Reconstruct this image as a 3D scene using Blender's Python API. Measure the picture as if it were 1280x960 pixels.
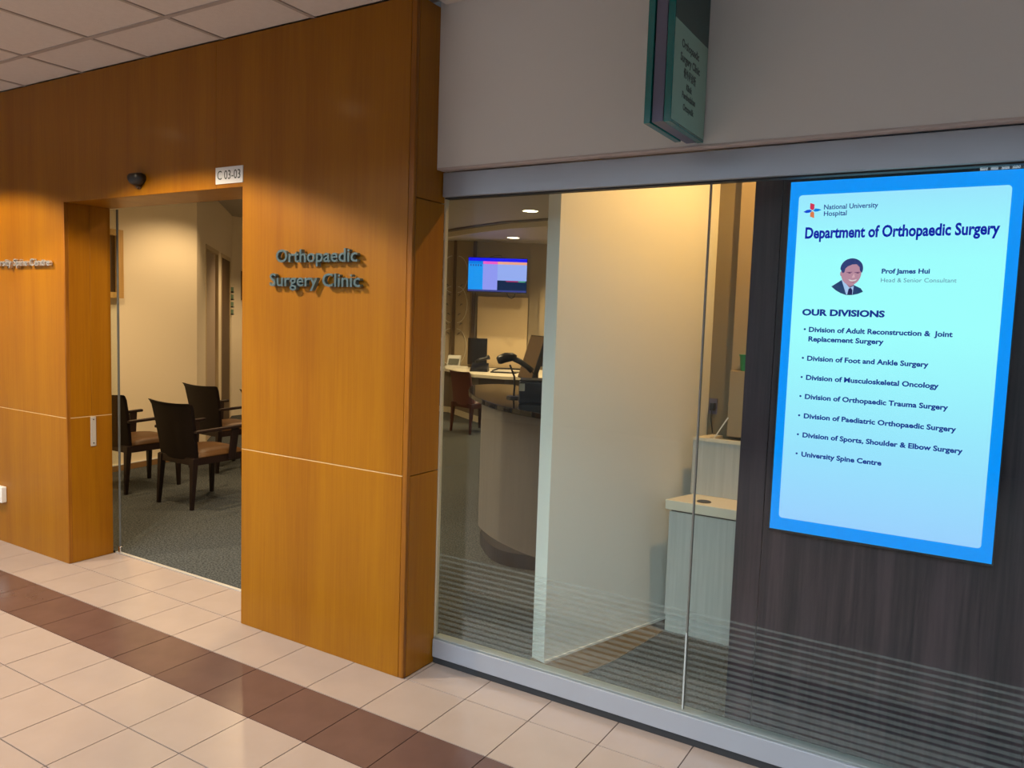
import bpy, bmesh, math, random
from mathutils import Vector, Matrix
random.seed(7)
sc = bpy.context.scene
COL = sc.collection
for o in list(bpy.data.objects):
    bpy.data.objects.remove(o)

# ------------------------------------------------------------------ camera
cam_d = bpy.data.cameras.new('camera')
cam = bpy.data.objects.new('camera', cam_d)
COL.objects.link(cam)
CP = Vector((4.4259, -2.5499, 1.5724))
RT = Vector((0.85337, 0.52013, 0.03354)); FW = Vector((-0.5175, 0.8514, -0.0856))
FW.normalize(); RT = (RT - FW * RT.dot(FW)).normalized(); UP = RT.cross(FW)
mw = Matrix((RT, UP, -FW)).transposed().to_4x4(); mw.translation = CP
cam.matrix_world = mw
cam_d.sensor_fit = 'HORIZONTAL'; cam_d.sensor_width = 36.0
cam_d.lens = 36.0 * 971.56 / 1280.0
cam_d.clip_start = 0.05; cam_d.clip_end = 100
sc.camera = cam

# ------------------------------------------------------------------ world and exposure
W = bpy.data.worlds.new('world'); sc.world = W; W.use_nodes = True
W.node_tree.nodes['Background'].inputs[0].default_value = (0.55, 0.65, 0.8, 1)
W.node_tree.nodes['Background'].inputs[1].default_value = 0.6
sc.view_settings.view_transform = 'Standard'; sc.view_settings.look = 'None'
sc.view_settings.gamma = 1.0; sc.view_settings.use_curve_mapping = False
sc.view_settings.exposure = 0.0

WINDOW_GLOW = 11.5        # daylight through the high windows behind the camera
CORRIDOR_SPOT = 215.0      # recessed downlights over the timber wall
ROOM_SPOT = 155.0          # downlights in the clinic
WARM = (1.0, 0.80, 0.55)
WARM2 = (1.0, 0.70, 0.38)

# ------------------------------------------------------------------ helpers
class MB:
    def __init__(s): s.v = []; s.f = []
    def add(s, vs, fs):
        n = len(s.v); s.v += [tuple(a) for a in vs]; s.f += [tuple(n + i for i in f) for f in fs]; return s
    def box(s, x0, x1, y0, y1, z0, z1):
        return s.add([(x0,y0,z0),(x1,y0,z0),(x1,y1,z0),(x0,y1,z0),(x0,y0,z1),(x1,y0,z1),(x1,y1,z1),(x0,y1,z1)],
                     [(0,3,2,1),(4,5,6,7),(0,1,5,4),(1,2,6,5),(2,3,7,6),(3,0,4,7)])
    def hexa(s, b, t):   # 4 bottom points ccw, 4 top points
        return s.add(list(b) + list(t), [(0,3,2,1),(4,5,6,7),(0,1,5,4),(1,2,6,5),(2,3,7,6),(3,0,4,7)])
    def prism(s, pts, z0, z1):   # plan polygon ccw
        n = len(pts)
        return s.add([(x,y,z0) for x,y in pts] + [(x,y,z1) for x,y in pts],
                     [tuple(range(n-1,-1,-1)), tuple(range(n,2*n))] + [(i,(i+1)%n,n+(i+1)%n,n+i) for i in range(n)])
    def prismY(s, pts, y0, y1):  # polygon in x,z, extruded in y
        n = len(pts)
        return s.add([(x,y0,z) for x,z in pts] + [(x,y1,z) for x,z in pts],
                     [tuple(range(n)), tuple(range(2*n-1,n-1,-1))] + [(i,n+i,n+(i+1)%n,(i+1)%n) for i in range(n)])
    def cyl(s, c, r0, r1, z0, z1, n=24, axis='z'):
        vs = []
        for z, r in ((z0,r0),(z1,r1)):
            for i in range(n):
                a = 2*math.pi*i/n; u, v = r*math.cos(a), r*math.sin(a)
                vs.append({'z':(c[0]+u,c[1]+v,c[2]+z),'y':(c[0]+u,c[1]+z,c[2]+v),'x':(c[0]+z,c[1]+u,c[2]+v)}[axis])
        fs = [(i,(i+1)%n,n+(i+1)%n,n+i) for i in range(n)] + [tuple(range(n-1,-1,-1)), tuple(range(n,2*n))]
        return s.add(vs, fs)
    def tube(s, pts, r, n=8):
        pts = [Vector(p) for p in pts]; rs = r if isinstance(r,(list,tuple)) else [r]*len(pts)
        vs = []; up = None
        for i, p in enumerate(pts):
            d = (pts[min(i+1,len(pts)-1)] - pts[max(i-1,0)]).normalized()
            if up is None: up = Vector((0,0,1)) if abs(d.z) < .9 else Vector((1,0,0))
            a = d.cross(up).normalized(); b = a.cross(d); up = b
            for k in range(n):
                t = 2*math.pi*k/n; vs.append(p + (a*math.cos(t) + b*math.sin(t))*rs[i])
        m = len(pts)
        fs = [(i*n+k,i*n+(k+1)%n,(i+1)*n+(k+1)%n,(i+1)*n+k) for i in range(m-1) for k in range(n)]
        fs += [tuple(range(n-1,-1,-1)), tuple(range((m-1)*n, m*n))]
        return s.add(vs, fs)
    def xf(s, M):
        s.v = [tuple(M @ Vector(v)) for v in s.v]; return s
    def mesh(s, name, mat, smooth=False):
        me = bpy.data.meshes.new(name); me.from_pydata(s.v, [], s.f)
        bm = bmesh.new(); bm.from_mesh(me); bmesh.ops.recalc_face_normals(bm, faces=bm.faces); bm.to_mesh(me); bm.free()
        me.materials.append(mat)
        if smooth:
            for p in me.polygons: p.use_smooth = True
        return me

def link(name, me, parent=None):
    o = bpy.data.objects.new(name, me); COL.objects.link(o)
    if parent is not None: o.parent = parent
    return o
def bev(o, w, seg=2, smooth=True):
    m = o.modifiers.new('bevel', 'BEVEL'); m.width = w; m.segments = seg; m.limit_method = 'ANGLE'; m.angle_limit = math.radians(35)
    if smooth:
        for p in o.data.polygons: p.use_smooth = True
        m.harden_normals = True
    return o
def part(name, mb, mat, parent=None, bevel=0, label=None, smooth=False, seg=2):
    o = link(name, mb.mesh(name, mat, smooth), parent)
    if bevel: bev(o, bevel, seg)
    if label: o['label'] = label
    return o
def tag(o, label, cat, group=None):
    o['label'] = label; o['category'] = cat
    if group: o['group'] = group
    return o
def thing(name, label, cat, loc=(0,0,0), rz=0, group=None):
    o = bpy.data.objects.new(name, None); COL.objects.link(o); o.empty_display_size = .1
    o.location = loc; o.rotation_euler = (0,0,rz)
    return tag(o, label, cat, group)
def struct(name, mb, mat, label=None, bevel=0):
    o = link(name, mb.mesh(name, mat)); o['kind'] = 'structure'
    if label: o['label'] = label
    if bevel: bev(o, bevel)
    return o
def root_struct(name, label=None):
    o = bpy.data.objects.new(name, None); COL.objects.link(o); o.empty_display_size = .1; o['kind'] = 'structure'
    if label: o['label'] = label
    return o
def copy_thing(src, loc, rz, label, group=None):
    r = src.copy(); COL.objects.link(r); r.location = loc; r.rotation_euler = (0,0,rz); r['label'] = label
    if group: r['group'] = group
    for ch in list(src.children):
        c = ch.copy(); COL.objects.link(c); c.parent = r
        for g in list(ch.children):
            d = g.copy(); COL.objects.link(d); d.parent = c
    return r

# text as mesh: fitted to a left/right extent and a cap height, standing in the x-z plane facing -y
_caps = {}
def text_mesh(body, thick, mat, name, bold=0.0):
    cu = bpy.data.curves.new('t', 'FONT'); cu.body = body; cu.size = 1.0; cu.extrude = thick; cu.offset = bold
    cu.resolution_u = 3
    o = bpy.data.objects.new('t', cu); COL.objects.link(o)
    dg = bpy.context.evaluated_depsgraph_get(); dg.update()
    me = bpy.data.meshes.new_from_object(o.evaluated_get(dg))
    bpy.data.objects.remove(o); bpy.data.curves.remove(cu)
    me.name = name; me.materials.clear(); me.materials.append(mat)
    return me
CAP = None
def cap_h():
    global CAP
    if CAP is None:
        me = text_mesh('H', 0, None, 'h'); ys = [v.co.y for v in me.vertices]; CAP = max(ys) - min(ys)
    return CAP
def fit_text(body, x0, x1, base, cap, y, mat, parent, depth=0.0004, bold=0.0, name='text_line', label=None, face='y', width=None):
    me = text_mesh(body, 1.0, mat, name, bold)
    xs = [v.co.x for v in me.vertices]; a, b = min(xs), max(xs)
    sx = (x1 - x0)/(b - a) if x1 is not None else cap/cap_h()
    sz = cap/cap_h()
    for v in me.vertices:
        X = x0 + (v.co.x - a)*sx; Z = base + v.co.y*sz; Y = y - v.co.z*depth
        v.co = (X, Y, Z) if face == 'y' else (y + v.co.z*depth, X, Z)
    o = link(name, me, parent)
    if label: o['label'] = label
    return o

# ------------------------------------------------------------------ materials
def nt(m): return m.node_tree.nodes, m.node_tree.links
def mat(name, col, rough=.5, metal=0, coat=0, spec=.5, bump=0, bscale=50, var=0, vscale=8, stretch=(1,1,1), col2=None, croughness=.1):
    m = bpy.data.materials.new(name); m.use_nodes = True; N, L = nt(m); p = N['Principled BSDF']
    p.inputs['Base Color'].default_value = (*col, 1); p.inputs['Roughness'].default_value = rough
    p.inputs['Metallic'].default_value = metal; p.inputs['Coat Weight'].default_value = coat
    p.inputs['Coat Roughness'].default_value = croughness; p.inputs['Specular IOR Level'].default_value = spec
    tc = N.new('ShaderNodeTexCoord'); mp = N.new('ShaderNodeMapping'); mp.inputs['Scale'].default_value = stretch
    L.new(tc.outputs['Object'], mp.inputs[0])
    if var or col2:
        n = N.new('ShaderNodeTexNoise'); n.inputs['Scale'].default_value = vscale; n.inputs['Detail'].default_value = 6
        L.new(mp.outputs[0], n.inputs['Vector'])
        r = N.new('ShaderNodeValToRGB'); c2 = col2 or tuple(c*(1-var) for c in col)
        r.color_ramp.elements[0].position = .35; r.color_ramp.elements[1].position = .65
        r.color_ramp.elements[0].color = (*c2, 1); r.color_ramp.elements[1].color = (*col, 1)
        L.new(n.outputs['Fac'], r.inputs[0]); L.new(r.outputs[0], p.inputs['Base Color'])
    if bump:
        n = N.new('ShaderNodeTexNoise'); n.inputs['Scale'].default_value = bscale; n.inputs['Detail'].default_value = 4
        L.new(mp.outputs[0], n.inputs['Vector'])
        b = N.new('ShaderNodeBump'); b.inputs['Strength'].default_value = bump; b.inputs['Distance'].default_value = .005
        L.new(n.outputs['Fac'], b.inputs['Height']); L.new(b.outputs[0], p.inputs['Normal'])
    return m
def emit(name, col, s):
    m = bpy.data.materials.new(name); m.use_nodes = True; N, L = nt(m)
    N.remove(N['Principled BSDF']); e = N.new('ShaderNodeEmission'); e.inputs[0].default_value = (*col,1); e.inputs[1].default_value = s
    L.new(e.outputs[0], N['Material Output'].inputs[0]); return m

def wood(name, c1, c2, rough=.35, coat=.6, gs=1.0):
    m = bpy.data.materials.new(name); m.use_nodes = True; N, L = nt(m); p = N['Principled BSDF']
    tc = N.new('ShaderNodeTexCoord')
    mp = N.new('ShaderNodeMapping'); mp.inputs['Scale'].default_value = (6*gs, 6*gs, .35*gs)
    L.new(tc.outputs['Object'], mp.inputs[0])
    n = N.new('ShaderNodeTexNoise'); n.inputs['Scale'].default_value = 1.0; n.inputs['Detail'].default_value = 5; n.inputs['Roughness'].default_value = .55
    L.new(mp.outputs[0], n.inputs['Vector'])
    mp2 = N.new('ShaderNodeMapping'); mp2.inputs['Scale'].default_value = (90, 90, 3)
    L.new(tc.outputs['Object'], mp2.inputs[0])
    n2 = N.new('ShaderNodeTexNoise'); n2.inputs['Scale'].default_value = 1.0; n2.inputs['Detail'].default_value = 3
    L.new(mp2.outputs[0], n2.inputs['Vector'])
    mx = N.new('ShaderNodeMath'); mx.operation = 'MULTIPLY_ADD'; mx.inputs[1].default_value = .35
    L.new(n2.outputs['Fac'], mx.inputs[0])
    ml = N.new('ShaderNodeMath'); ml.operation = 'MULTIPLY'; ml.inputs[1].default_value = .65
    L.new(n.outputs['Fac'], ml.inputs[0]); L.new(ml.outputs[0], mx.inputs[2])
    r = N.new('ShaderNodeValToRGB'); r.color_ramp.elements[0].position = .36; r.color_ramp.elements[1].position = .62
    r.color_ramp.elements[0].color = (*c2,1); r.color_ramp.elements[1].color = (*c1,1)
    L.new(mx.outputs[0], r.inputs[0]); L.new(r.outputs[0], p.inputs['Base Color'])
    p.inputs['Roughness'].default_value = rough; p.inputs['Coat Weight'].default_value = coat; p.inputs['Coat Roughness'].default_value = .14
    p.inputs['Specular IOR Level'].default_value = .3
    return m

M_wood = wood('varnished_orange_timber', (.345,.134,.0), (.27,.093,.0), rough=.45, coat=.14)
M_edge = wood('worn_timber_edge', (.34,.12,.003), (.14,.045,.003), rough=.5, coat=.2, gs=3)
M_groove = mat('pale_joint_strip', (.62,.42,.2), .4)
M_dark = wood('dark_walnut_laminate', (.056,.032,.043), (.008,.006,.012), rough=.5, coat=.05, gs=2.4)
M_cream = mat('cream_floor_tile', (.39,.32,.285), .24, var=.05, vscale=6, spec=.5)
M_brown = mat('brown_floor_tile', (.125,.072,.062), .18, var=.12, vscale=7)
M_grout = mat('grout', (.13,.085,.07), .8)
M_ceil = mat('mineral_ceiling_tile', (.74,.69,.66), .9, bump=.25, bscale=180, var=.04, vscale=30)
M_grid = mat('ceiling_grid_metal', (.45,.40,.38), .5)
M_white = mat('grey_wall_paint', (.34,.34,.34), .6, bump=.04, bscale=90)
M_bulk = mat('warm_grey_paint', (.74,.725,.71), .6, bump=.04, bscale=60)
M_room = mat('cream_wall_paint', (.78,.68,.50), .6, bump=.03, bscale=70)
M_part = mat('white_partition_paint', (.82,.83,.78), .55)
M_carpet = mat('grey_green_carpet', (.105,.115,.115), .95, col2=(.022,.028,.032), vscale=95, bump=.6, bscale=320, spec=.1)
M_border = mat('brown_carpet_border', (.16,.115,.06), .9, bump=.3, bscale=250, spec=.1)
M_alu = mat('satin_aluminium', (.42,.45,.51), .38, metal=.4)
M_chrome = mat('chrome', (.75,.73,.70), .18, metal=1)
M_steel = mat('brushed_steel_plate', (.62,.57,.50), .45, metal=.4)
M_alud = mat('dark_grey_gasket', (.03,.032,.036), .6)
M_black = mat('black_plastic', (.012,.012,.014), .35)
M_blackg = mat('gloss_black_laminate', (.008,.010,.016), .05)
M_navy = mat('dark_blue_grey_plastic', (.012,.018,.035), .45)
M_esp = wood('espresso_timber', (.016,.007,.006), (.008,.004,.004), rough=.45, coat=.15)
M_mah = wood('mahogany_timber', (.055,.010,.012), (.025,.006,.008), rough=.35, coat=.4)
M_leath = mat('dark_brown_leather', (.006,.003,.003), .55, spec=.2, bump=.1, bscale=120)
M_red = mat('oxblood_leather', (.075,.018,.018), .4, bump=.1, bscale=120)
M_tan = mat('tan_leather', (.085,.038,.010), .45, spec=.25, bump=.08, bscale=110, var=.15, vscale=20)
M_desk = mat('taupe_laminate', (.15,.135,.12), .5, var=.06, vscale=5, stretch=(6,6,.6))
M_lam = mat('pale_ash_laminate', (.55,.56,.53), .5, var=.12, vscale=4, stretch=(16,16,.6))
M_ctop = mat('cream_worktop', (.78,.72,.58), .35)
M_cab = mat('grey_brown_cabinet', (.13,.105,.08), .5)
M_plast = mat('white_plastic', (.8,.79,.75), .3)
M_teal = mat('teal_acrylic', (.0,.15,.15), .2, coat=.4)
M_tealdk = mat('dark_teal_face', (.006,.045,.045), .3)
M_mint = mat('mint_sign_face', (.25,.42,.35), .35)
M_core = mat('purple_grey_aluminium', (.15,.15,.23), .4, metal=.4)
M_ink = mat('dark_sign_ink', (.03,.05,.05), .5)
M_signw = mat('white_sign_plate', (.80,.82,.86), .35)
M_letter = mat('brushed_steel_letter', (.17,.25,.27), .28, metal=.6)
M_frame = wood('pale_oak_frame', (.62,.40,.15), (.45,.27,.09), rough=.45, coat=.1, gs=3)
M_green = mat('green_plastic', (.01,.22,.07), .35)
M_doorp = mat('beige_door_leaf', (.42,.33,.24), .5)
M_doorf = mat('door_frame_paint', (.55,.43,.25), .5)
M_dbrown = mat('dark_brown_door', (.07,.035,.012), .5)
M_frost = mat('etched_tan_glass', (.36,.29,.19), .25)
M_mull = mat('brown_metal_mullion', (.07,.045,.025), .45)
M_etch = mat('etched_line', (.62,.56,.45), .5)
M_etchd = mat('etched_leaf', (.10,.09,.07), .5)
M_panel = mat('lit_tan_wall', (.66,.52,.32), .55)
M_olive = mat('shaded_khaki_wallcovering', (.34,.28,.19), .6)  # darker wall tone carries the shade around the television
M_scr = emit('screen_blue', (.0,.32,1.05), 1.0)
M_lamp = emit('lamp_disc', (1.0,.80,.48), 14)
M_sky = emit('daylight_pane', (.72,.87,1.0), WINDOW_GLOW)

def glass(name, tint, ior=1.45):
    m = bpy.data.materials.new(name); m.use_nodes = True; N, L = nt(m); N.remove(N['Principled BSDF'])
    t = N.new('ShaderNodeBsdfTransparent'); t.inputs[0].default_value = (*tint,1)
    g = N.new('ShaderNodeBsdfGlossy'); g.inputs['Roughness'].default_value = 0.0; g.inputs[0].default_value = (1,1,1,1)
    f = N.new('ShaderNodeFresnel'); f.inputs[0].default_value = ior
    geo = N.new('ShaderNodeNewGeometry')
    # same reflectance from either side of the pane
    ir = N.new('ShaderNodeMath'); ir.operation = 'MULTIPLY_ADD'; ir.inputs[1].default_value = 1/ior - ior; ir.inputs[2].default_value = ior
    L.new(geo.outputs['Backfacing'], ir.inputs[0]); L.new(ir.outputs[0], f.inputs[0])
    x = N.new('ShaderNodeMixShader'); L.new(f.outputs[0], x.inputs[0]); L.new(t.outputs[0], x.inputs[1]); L.new(g.outputs[0], x.inputs[2])
    L.new(x.outputs[0], N['Material Output'].inputs[0]); return m
M_glass = glass('clear_glass', (.93,.97,.955))
def frosted(name, a):
    m = bpy.data.materials.new(name); m.use_nodes = True; N, L = nt(m); N.remove(N['Principled BSDF'])
    t = N.new('ShaderNodeBsdfTransparent'); d = N.new('ShaderNodeBsdfDiffuse'); d.inputs[0].default_value = (.44,.44,.43,1)
    x = N.new('ShaderNodeMixShader'); x.inputs[0].default_value = a
    L.new(t.outputs[0], x.inputs[1]); L.new(d.outputs[0], x.inputs[2]); L.new(x.outputs[0], N['Material Output'].inputs[0]); return m
M_film = frosted('frosted_film', .115)

def screen_card():
    m = bpy.data.materials.new('screen_card'); m.use_nodes = True; N, L = nt(m); N.remove(N['Principled BSDF'])
    tc = N.new('ShaderNodeTexCoord'); s = N.new('ShaderNodeSeparateXYZ'); L.new(tc.outputs['Object'], s.inputs[0])
    r = N.new('ShaderNodeValToRGB'); mr = N.new('ShaderNodeMapRange'); mr.inputs[1].default_value = .87; mr.inputs[2].default_value = 2.04
    L.new(s.outputs['Z'], mr.inputs[0]); L.new(mr.outputs[0], r.inputs[0])
    e = r.color_ramp.elements; e[0].color = (.33,.62,1.0,1); e[1].color = (.34,.78,1.0,1)
    a = e.new(.3); a.color = (.34,.80,1.0,1); b = e.new(.6); b.color = (.37,1.0,1.0,1); c = e.new(.8); c.color = (.36,.98,1.0,1)
    em = N.new('ShaderNodeEmission'); L.new(r.outputs[0], em.inputs[0]); em.inputs[1].default_value = 1.14
    L.new(em.outputs[0], N['Material Output'].inputs[0]); return m
M_card = screen_card()

# ------------------------------------------------------------------ floor
T = .3
slab = struct('floor', MB().box(-2.4,9,-7,.283,-.12,-.004), M_grout)
GAP = .0022
def tile_mesh(w, d, m):
    b = MB(); e = .0015
    b.hexa([(-w/2+GAP,-d/2+GAP,-.012),(w/2-GAP,-d/2+GAP,-.012),(w/2-GAP,d/2-GAP,-.012),(-w/2+GAP,d/2-GAP,-.012)],
           [(-w/2+GAP,-d/2+GAP,0),(w/2-GAP,-d/2+GAP,0),(w/2-GAP,d/2-GAP,0),(-w/2+GAP,d/2-GAP,0)])
    return b.mesh('floor_tile', m)
tm = {}
far = MB()
for j in range(-8, 1):
    y0, y1 = j*T, (j+1)*T
    for i in range(-8, 18):
        x0, x1 = i*T, (i+1)*T; a, b, yy = x0, x1, y1
        if j == 0:
            if x1 <= -.2 + .01 or x0 >= 5.3: continue
            if 1.34 <= x0 and x1 <= 2.38: continue
            a = max(x0, -.2) if x0 < 1.3 else x0
            if x0 < 1.34 < x1: b = 1.34
            if x0 < 2.38 < x1: a = 2.38
            yy = .281 if x0 < 1.34 else .199
        w, d = round(b-a,4), round(yy-y0,4); brown = (j == -2)
        if j < -5 or i < -5:
            continue
        k = (w, d, brown)
        if k not in tm: tm[k] = tile_mesh(w, d, M_brown if brown else M_cream)
        o = link('floor_tile', tm[k], slab); o.location = ((a+b)/2, (y0+yy)/2, random.uniform(-.0003,.0003))
        if brown: o['label'] = 'dark brown glazed floor tile'
for j in range(-23, 0):
    for i in range(-8, 30):
        if -5 <= j and -5 <= i <= 17: continue
        x0, y0 = i*T, j*T
        far.box(x0+GAP, x0+T-GAP, y0+GAP, y0+T-GAP, -.012, 0)
fo = part('floor_tiles', far, M_cream, slab); fo['kind'] = 'stuff'

carpet = struct('floor', MB().prism([(-6,.30),(6,.30),(6,2),(3.5,10),(-6,10)], -.12, -.001), M_carpet)

# ------------------------------------------------------------------ timber front wall
ZC = 2.85; JZ = .885; DT = 2.15
wf = struct('wall_front', MB().box(-3,-.21,.012,.262,0,ZC).box(1.355,2.362,.012,.205,0,ZC).box(1.355,2.18,.205,.262,0,ZC).box(-.21,1.355,.012,.262,DT+.012,ZC), M_dark)
def wp(mb, label=None, m=None): return part('wood_panel', mb, m or M_wood, wf, bevel=.002, label=label)
g = .002
wp(MB().box(-3,-.2-.012,-.01,.012,0,JZ-g)); wp(MB().prismY([(-3,JZ+g),(-.212,JZ+g),(-.212,DT),(1.1483,DT),(1.1483,ZC),(-3,ZC)], -.01,.012))
wp(MB().prismY([(1.149,DT),(1.34,DT),(1.34,JZ+g),(2.352,JZ+g),(2.352,ZC),(1.149,ZC)], -.01,.012))
wp(MB().box(1.34,2.352,-.01,.012,0,JZ-g))
# column side, jambs, door soffit
wp(MB().box(2.36,2.38,.012,.205,0,JZ-g)); wp(MB().box(2.36,2.38,.012,.205,JZ+g,2.05-g)); wp(MB().box(2.36,2.38,.012,.205,2.05+g,ZC))
wp(MB().box(-.212,-.2,.012,.268,0,JZ-g)); wp(MB().box(-.212,-.2,.012,.14,JZ+g,DT)); wp(MB().box(-.212,-.2,.1408,.268,JZ+g,DT))
wp(MB().box(1.34,1.355,.012,.268,0,JZ-g)); wp(MB().box(1.34,1.355,.012,.268,JZ+g,DT))
wp(MB().box(-.2,1.34,.012,.268,DT,DT+.012))
wp(MB().box(-3,-.215,.262,.275,0,ZC)); wp(MB().box(1.34,2.18,.262,.275,0,ZC)); wp(MB().box(-.2,1.34,.262,.275,DT,ZC))
part('corner_edging', MB().box(2.352,2.38,-.01,.012,0,ZC), M_edge, wf, bevel=.005, label='worn and chipped timber edge strip')
part('corner_edging', MB().box(-.212,-.2,-.01,.012,0,ZC-.7), M_edge, wf, bevel=.002, label='worn timber edge strip beside the doorway')
for a, b in ((-3,-.212),(1.34,2.352)): part('joint_strip', MB().box(a,b,-.0085,.0,JZ-g,JZ+g), M_groove, wf)
part('joint_strip', MB().box(-.206,-.2005,.012,.268,JZ-g,JZ+g), M_groove, wf)

# ------------------------------------------------------------------ bulkhead over the shopfront
wb = struct('wall_upper', MB().box(2.38,7,.145,.32,2.19,2.87), M_bulk)
part('edge_bead', MB().box(2.381,7,.1425,.20,2.183,2.192), mat('pinkish_bead_paint', (.56,.48,.46), .5), wb, bevel=.002)

# ------------------------------------------------------------------ shopfront window
w1 = root_struct('window_1', 'frameless glass shopfront in an aluminium frame')
XR = 5.6; XM = 3.547
part('header_rail', MB().box(2.385,XR,.182,.262,2.076,2.178), M_alu, w1, bevel=.003)
part('header_gasket', MB().box(2.385,XR,.20,.235,2.070,2.076), M_alud, w1)
part('sill_rail', MB().box(2.385,XR,.190,.25,.030,.112), M_alu, w1, bevel=.002)
part('glazing_bead', MB().box(2.385,XR,.196,.245,.112,.122), mat('grey_bead', (.30,.34,.34), .4, metal=.5), w1, bevel=.002)
part('sill_gasket', MB().box(2.385,XR,.198,.245,0,.030), M_alud, w1)
part('jamb_channel', MB().box(2.381,2.388,.205,.224,.03,2.07), mat('pale_jamb_channel', (.55,.48,.36), .4, metal=.3), w1)
for a, b in ((2.389,XM-.0015),(XM+.0015,XR)):
    gl = part('glass_pane', MB().box(a,b,.212,.222,.115,2.072), M_glass, w1)
    n = 16
    for k in range(n):
        z = .135 + k*.0238; h = .0150*(1 - .45*k/n)
        part('frosted_stripe', MB().box(a,b,.2225,.2230,z,z+h), M_film, gl)
part('glass_joint', MB().box(XM-.0025,XM+.0025,.210,.224,.115,2.070), mat('silicone_joint', (.16,.15,.13), .4), w1)
part('glass_joint', MB().box(XM-.003,XM+.003,.2085,.2099,.115,.42), mat('pale_silicone_joint', (.45,.48,.47), .4), w1)

# ------------------------------------------------------------------ dark feature wall behind the glass
wd = struct('wall_right', MB().box(3.65,XR,.432,.50,0,2.87), M_black)
for a, b in ((3.65,3.7505),(3.7525,4.62),(4.622,XR)):
    part('wall_panel', MB().box(a,b,.42,.432,0,2.87), M_dark, wd, bevel=.0015)

# ------------------------------------------------------------------ partition and alcove
def seg_wall(name, a, b, th, z0, z1, m, side=1, label=None):
    a = Vector((*a,0)); b = Vector((*b,0)); d = (b-a).normalized(); n = Vector((-d.y,d.x,0))*side*th
    pts = [a, b, b+n, a+n]
    if side < 0: pts = pts[::-1]
    return struct(name, MB().prism([(p.x,p.y) for p in pts], z0, z1), m, label)
pw = seg_wall('wall_partition', (2.802,.482), (3.17,1.66), .078, 0, 2.87, M_part)
def strip_along(name, a, b, off0, off1, z0, z1, m, parent, side=1):
    a = Vector((*a,0)); b = Vector((*b,0)); d = (b-a).normalized(); n = Vector((-d.y,d.x,0))*side
    q = [a+n*off0, b+n*off0, b+n*off1, a+n*off1]
    return part(name, MB().prism([(p.x,p.y) for p in q], z0, z1), m, parent)
strip_along('bright_skirting_edge', (2.802,.482), (3.17,1.66), -.006, -.0005, 0, .012, M_plast, pw)
struct('floor', MB().prism([(2.725,.49),(2.81,.40),(2.99,.45),(3.06,.72),(3.12,1.17),(3.03,1.20)], -.001, .0015), M_border)
wa = struct('wall_alcove', MB().box(3.05,4.6,1.61,1.70,0,2.87), mat('dim_khaki_alcove', (.20,.165,.10), .6))  # dimness of the alcove put into a darker wall colour
M_rec = mat('tan_alcove_paint', (.34,.27,.17), .6)
struct('wall_recess', MB().box(3.285,4.6,1.55,1.61,.985,2.87), M_rec)

# ------------------------------------------------------------------ clinic room walls
WL0, WL1 = (-2.345,.275), (-2.585,2.65)
seg_wall('wall_left', WL0, WL1, .12, 0, 2.88, M_room, 1)
sk = seg_wall('baseboard_left', WL0, WL1, -.012, 0, .055, mat('brown_skirting', (.22,.12,.045), .5), 1)
strip_along('bright_skirting_edge', WL0, WL1, -.014, -.002, .055, .065, M_plast, sk)  # lit top edge of the skirting built as a white strip
DW0 = Vector((-2.585,2.65,0)); DD = Vector((-.71,.704,0)).normalized(); DN = Vector((-DD.y, DD.x, 0))  # wall with doors
def dwp(t, off=0): p = DW0 + DD*t - DN*off*-1; return (p.x, p.y)
def dbox(t0, t1, o0, o1, z0, z1): return MB().prism([dwp(t0,o0), dwp(t1,o0), dwp(t1,o1), dwp(t0,o1)], z0, z1)
tA0, tA1, tB0, tB1, tE = .63, 1.75, 2.00, 3.07, 3.28
H2 = 2.27
dwall = MB()
for a, b, z0 in ((0,tA0,0),(tA0,tA1,H2),(tA1,tB0,0),(tB0,tB1,H2),(tB1,tE,0)):
    p = [dwp(a,0),dwp(b,0),dwp(b,.12),dwp(a,.12)]; dwall.prism(p, z0, 2.92)
struct('wall_corridor', dwall, M_room)
def inner_door(name, t0, t1, leafmat, recess, label):
    r = root_struct(name, label)
    fr = MB()
    for a, b, z0, z1 in ((t0,t0+.05,0,H2),(t1-.05,t1,0,H2),(t0+.05,t1-.05,H2-.05,H2)):
        fr.prism([dwp(a,-.006),dwp(b,-.006),dwp(b,.12),dwp(a,.12)], z0, z1)
    part('door_frame', fr, M_doorf, r, bevel=.004)
    lf = part('door_leaf', dbox(t0+.051,t1-.051,recess,recess+.04,.01,H2-.051), leafmat, r)
    return r
inner_door('door_2', tA0, tA1, M_doorp, .03, 'beige clinic room door')
inner_door('door_3', tB0, tB1, M_dbrown, .004, 'dark brown clinic room door')
cE = dwp(tE)
seg_wall('wall_far_left', cE, (-4.95,8.6), .12, 0, 2.92, M_room, 1)
# reception back wall (turned to face the entrance)
BA = Vector((-4.3,7.30,0)); BB = Vector((-1.3,9.20,0)); BD = Vector((.853,.522,0)).normalized(); BN = Vector((-BD.y,BD.x,0))
B0 = Vector((-3.509,7.855,0))
def bp(t, off=0): p = B0 + BD*t + BN*off; return (p.x, p.y)
def bbox(t0, t1, o0, o1, z0, z1): return MB().prism([bp(t0,o0),bp(t1,o0),bp(t1,o1),bp(t0,o1)], z0, z1)
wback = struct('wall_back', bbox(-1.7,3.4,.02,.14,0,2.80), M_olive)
part('wall_panel', bbox(.76,1.60,-.015,.02,.72,1.90), M_panel, wback, bevel=.003, label='tan lit area of the wall under the television')  # brighter light below the television put into a paler colour
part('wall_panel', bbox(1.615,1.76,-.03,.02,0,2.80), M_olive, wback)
gp = struct('window_2', bbox(-.9,.70,-.015,.018,0,2.80), M_frost, 'tan etched glass screen with vine lines')
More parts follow.
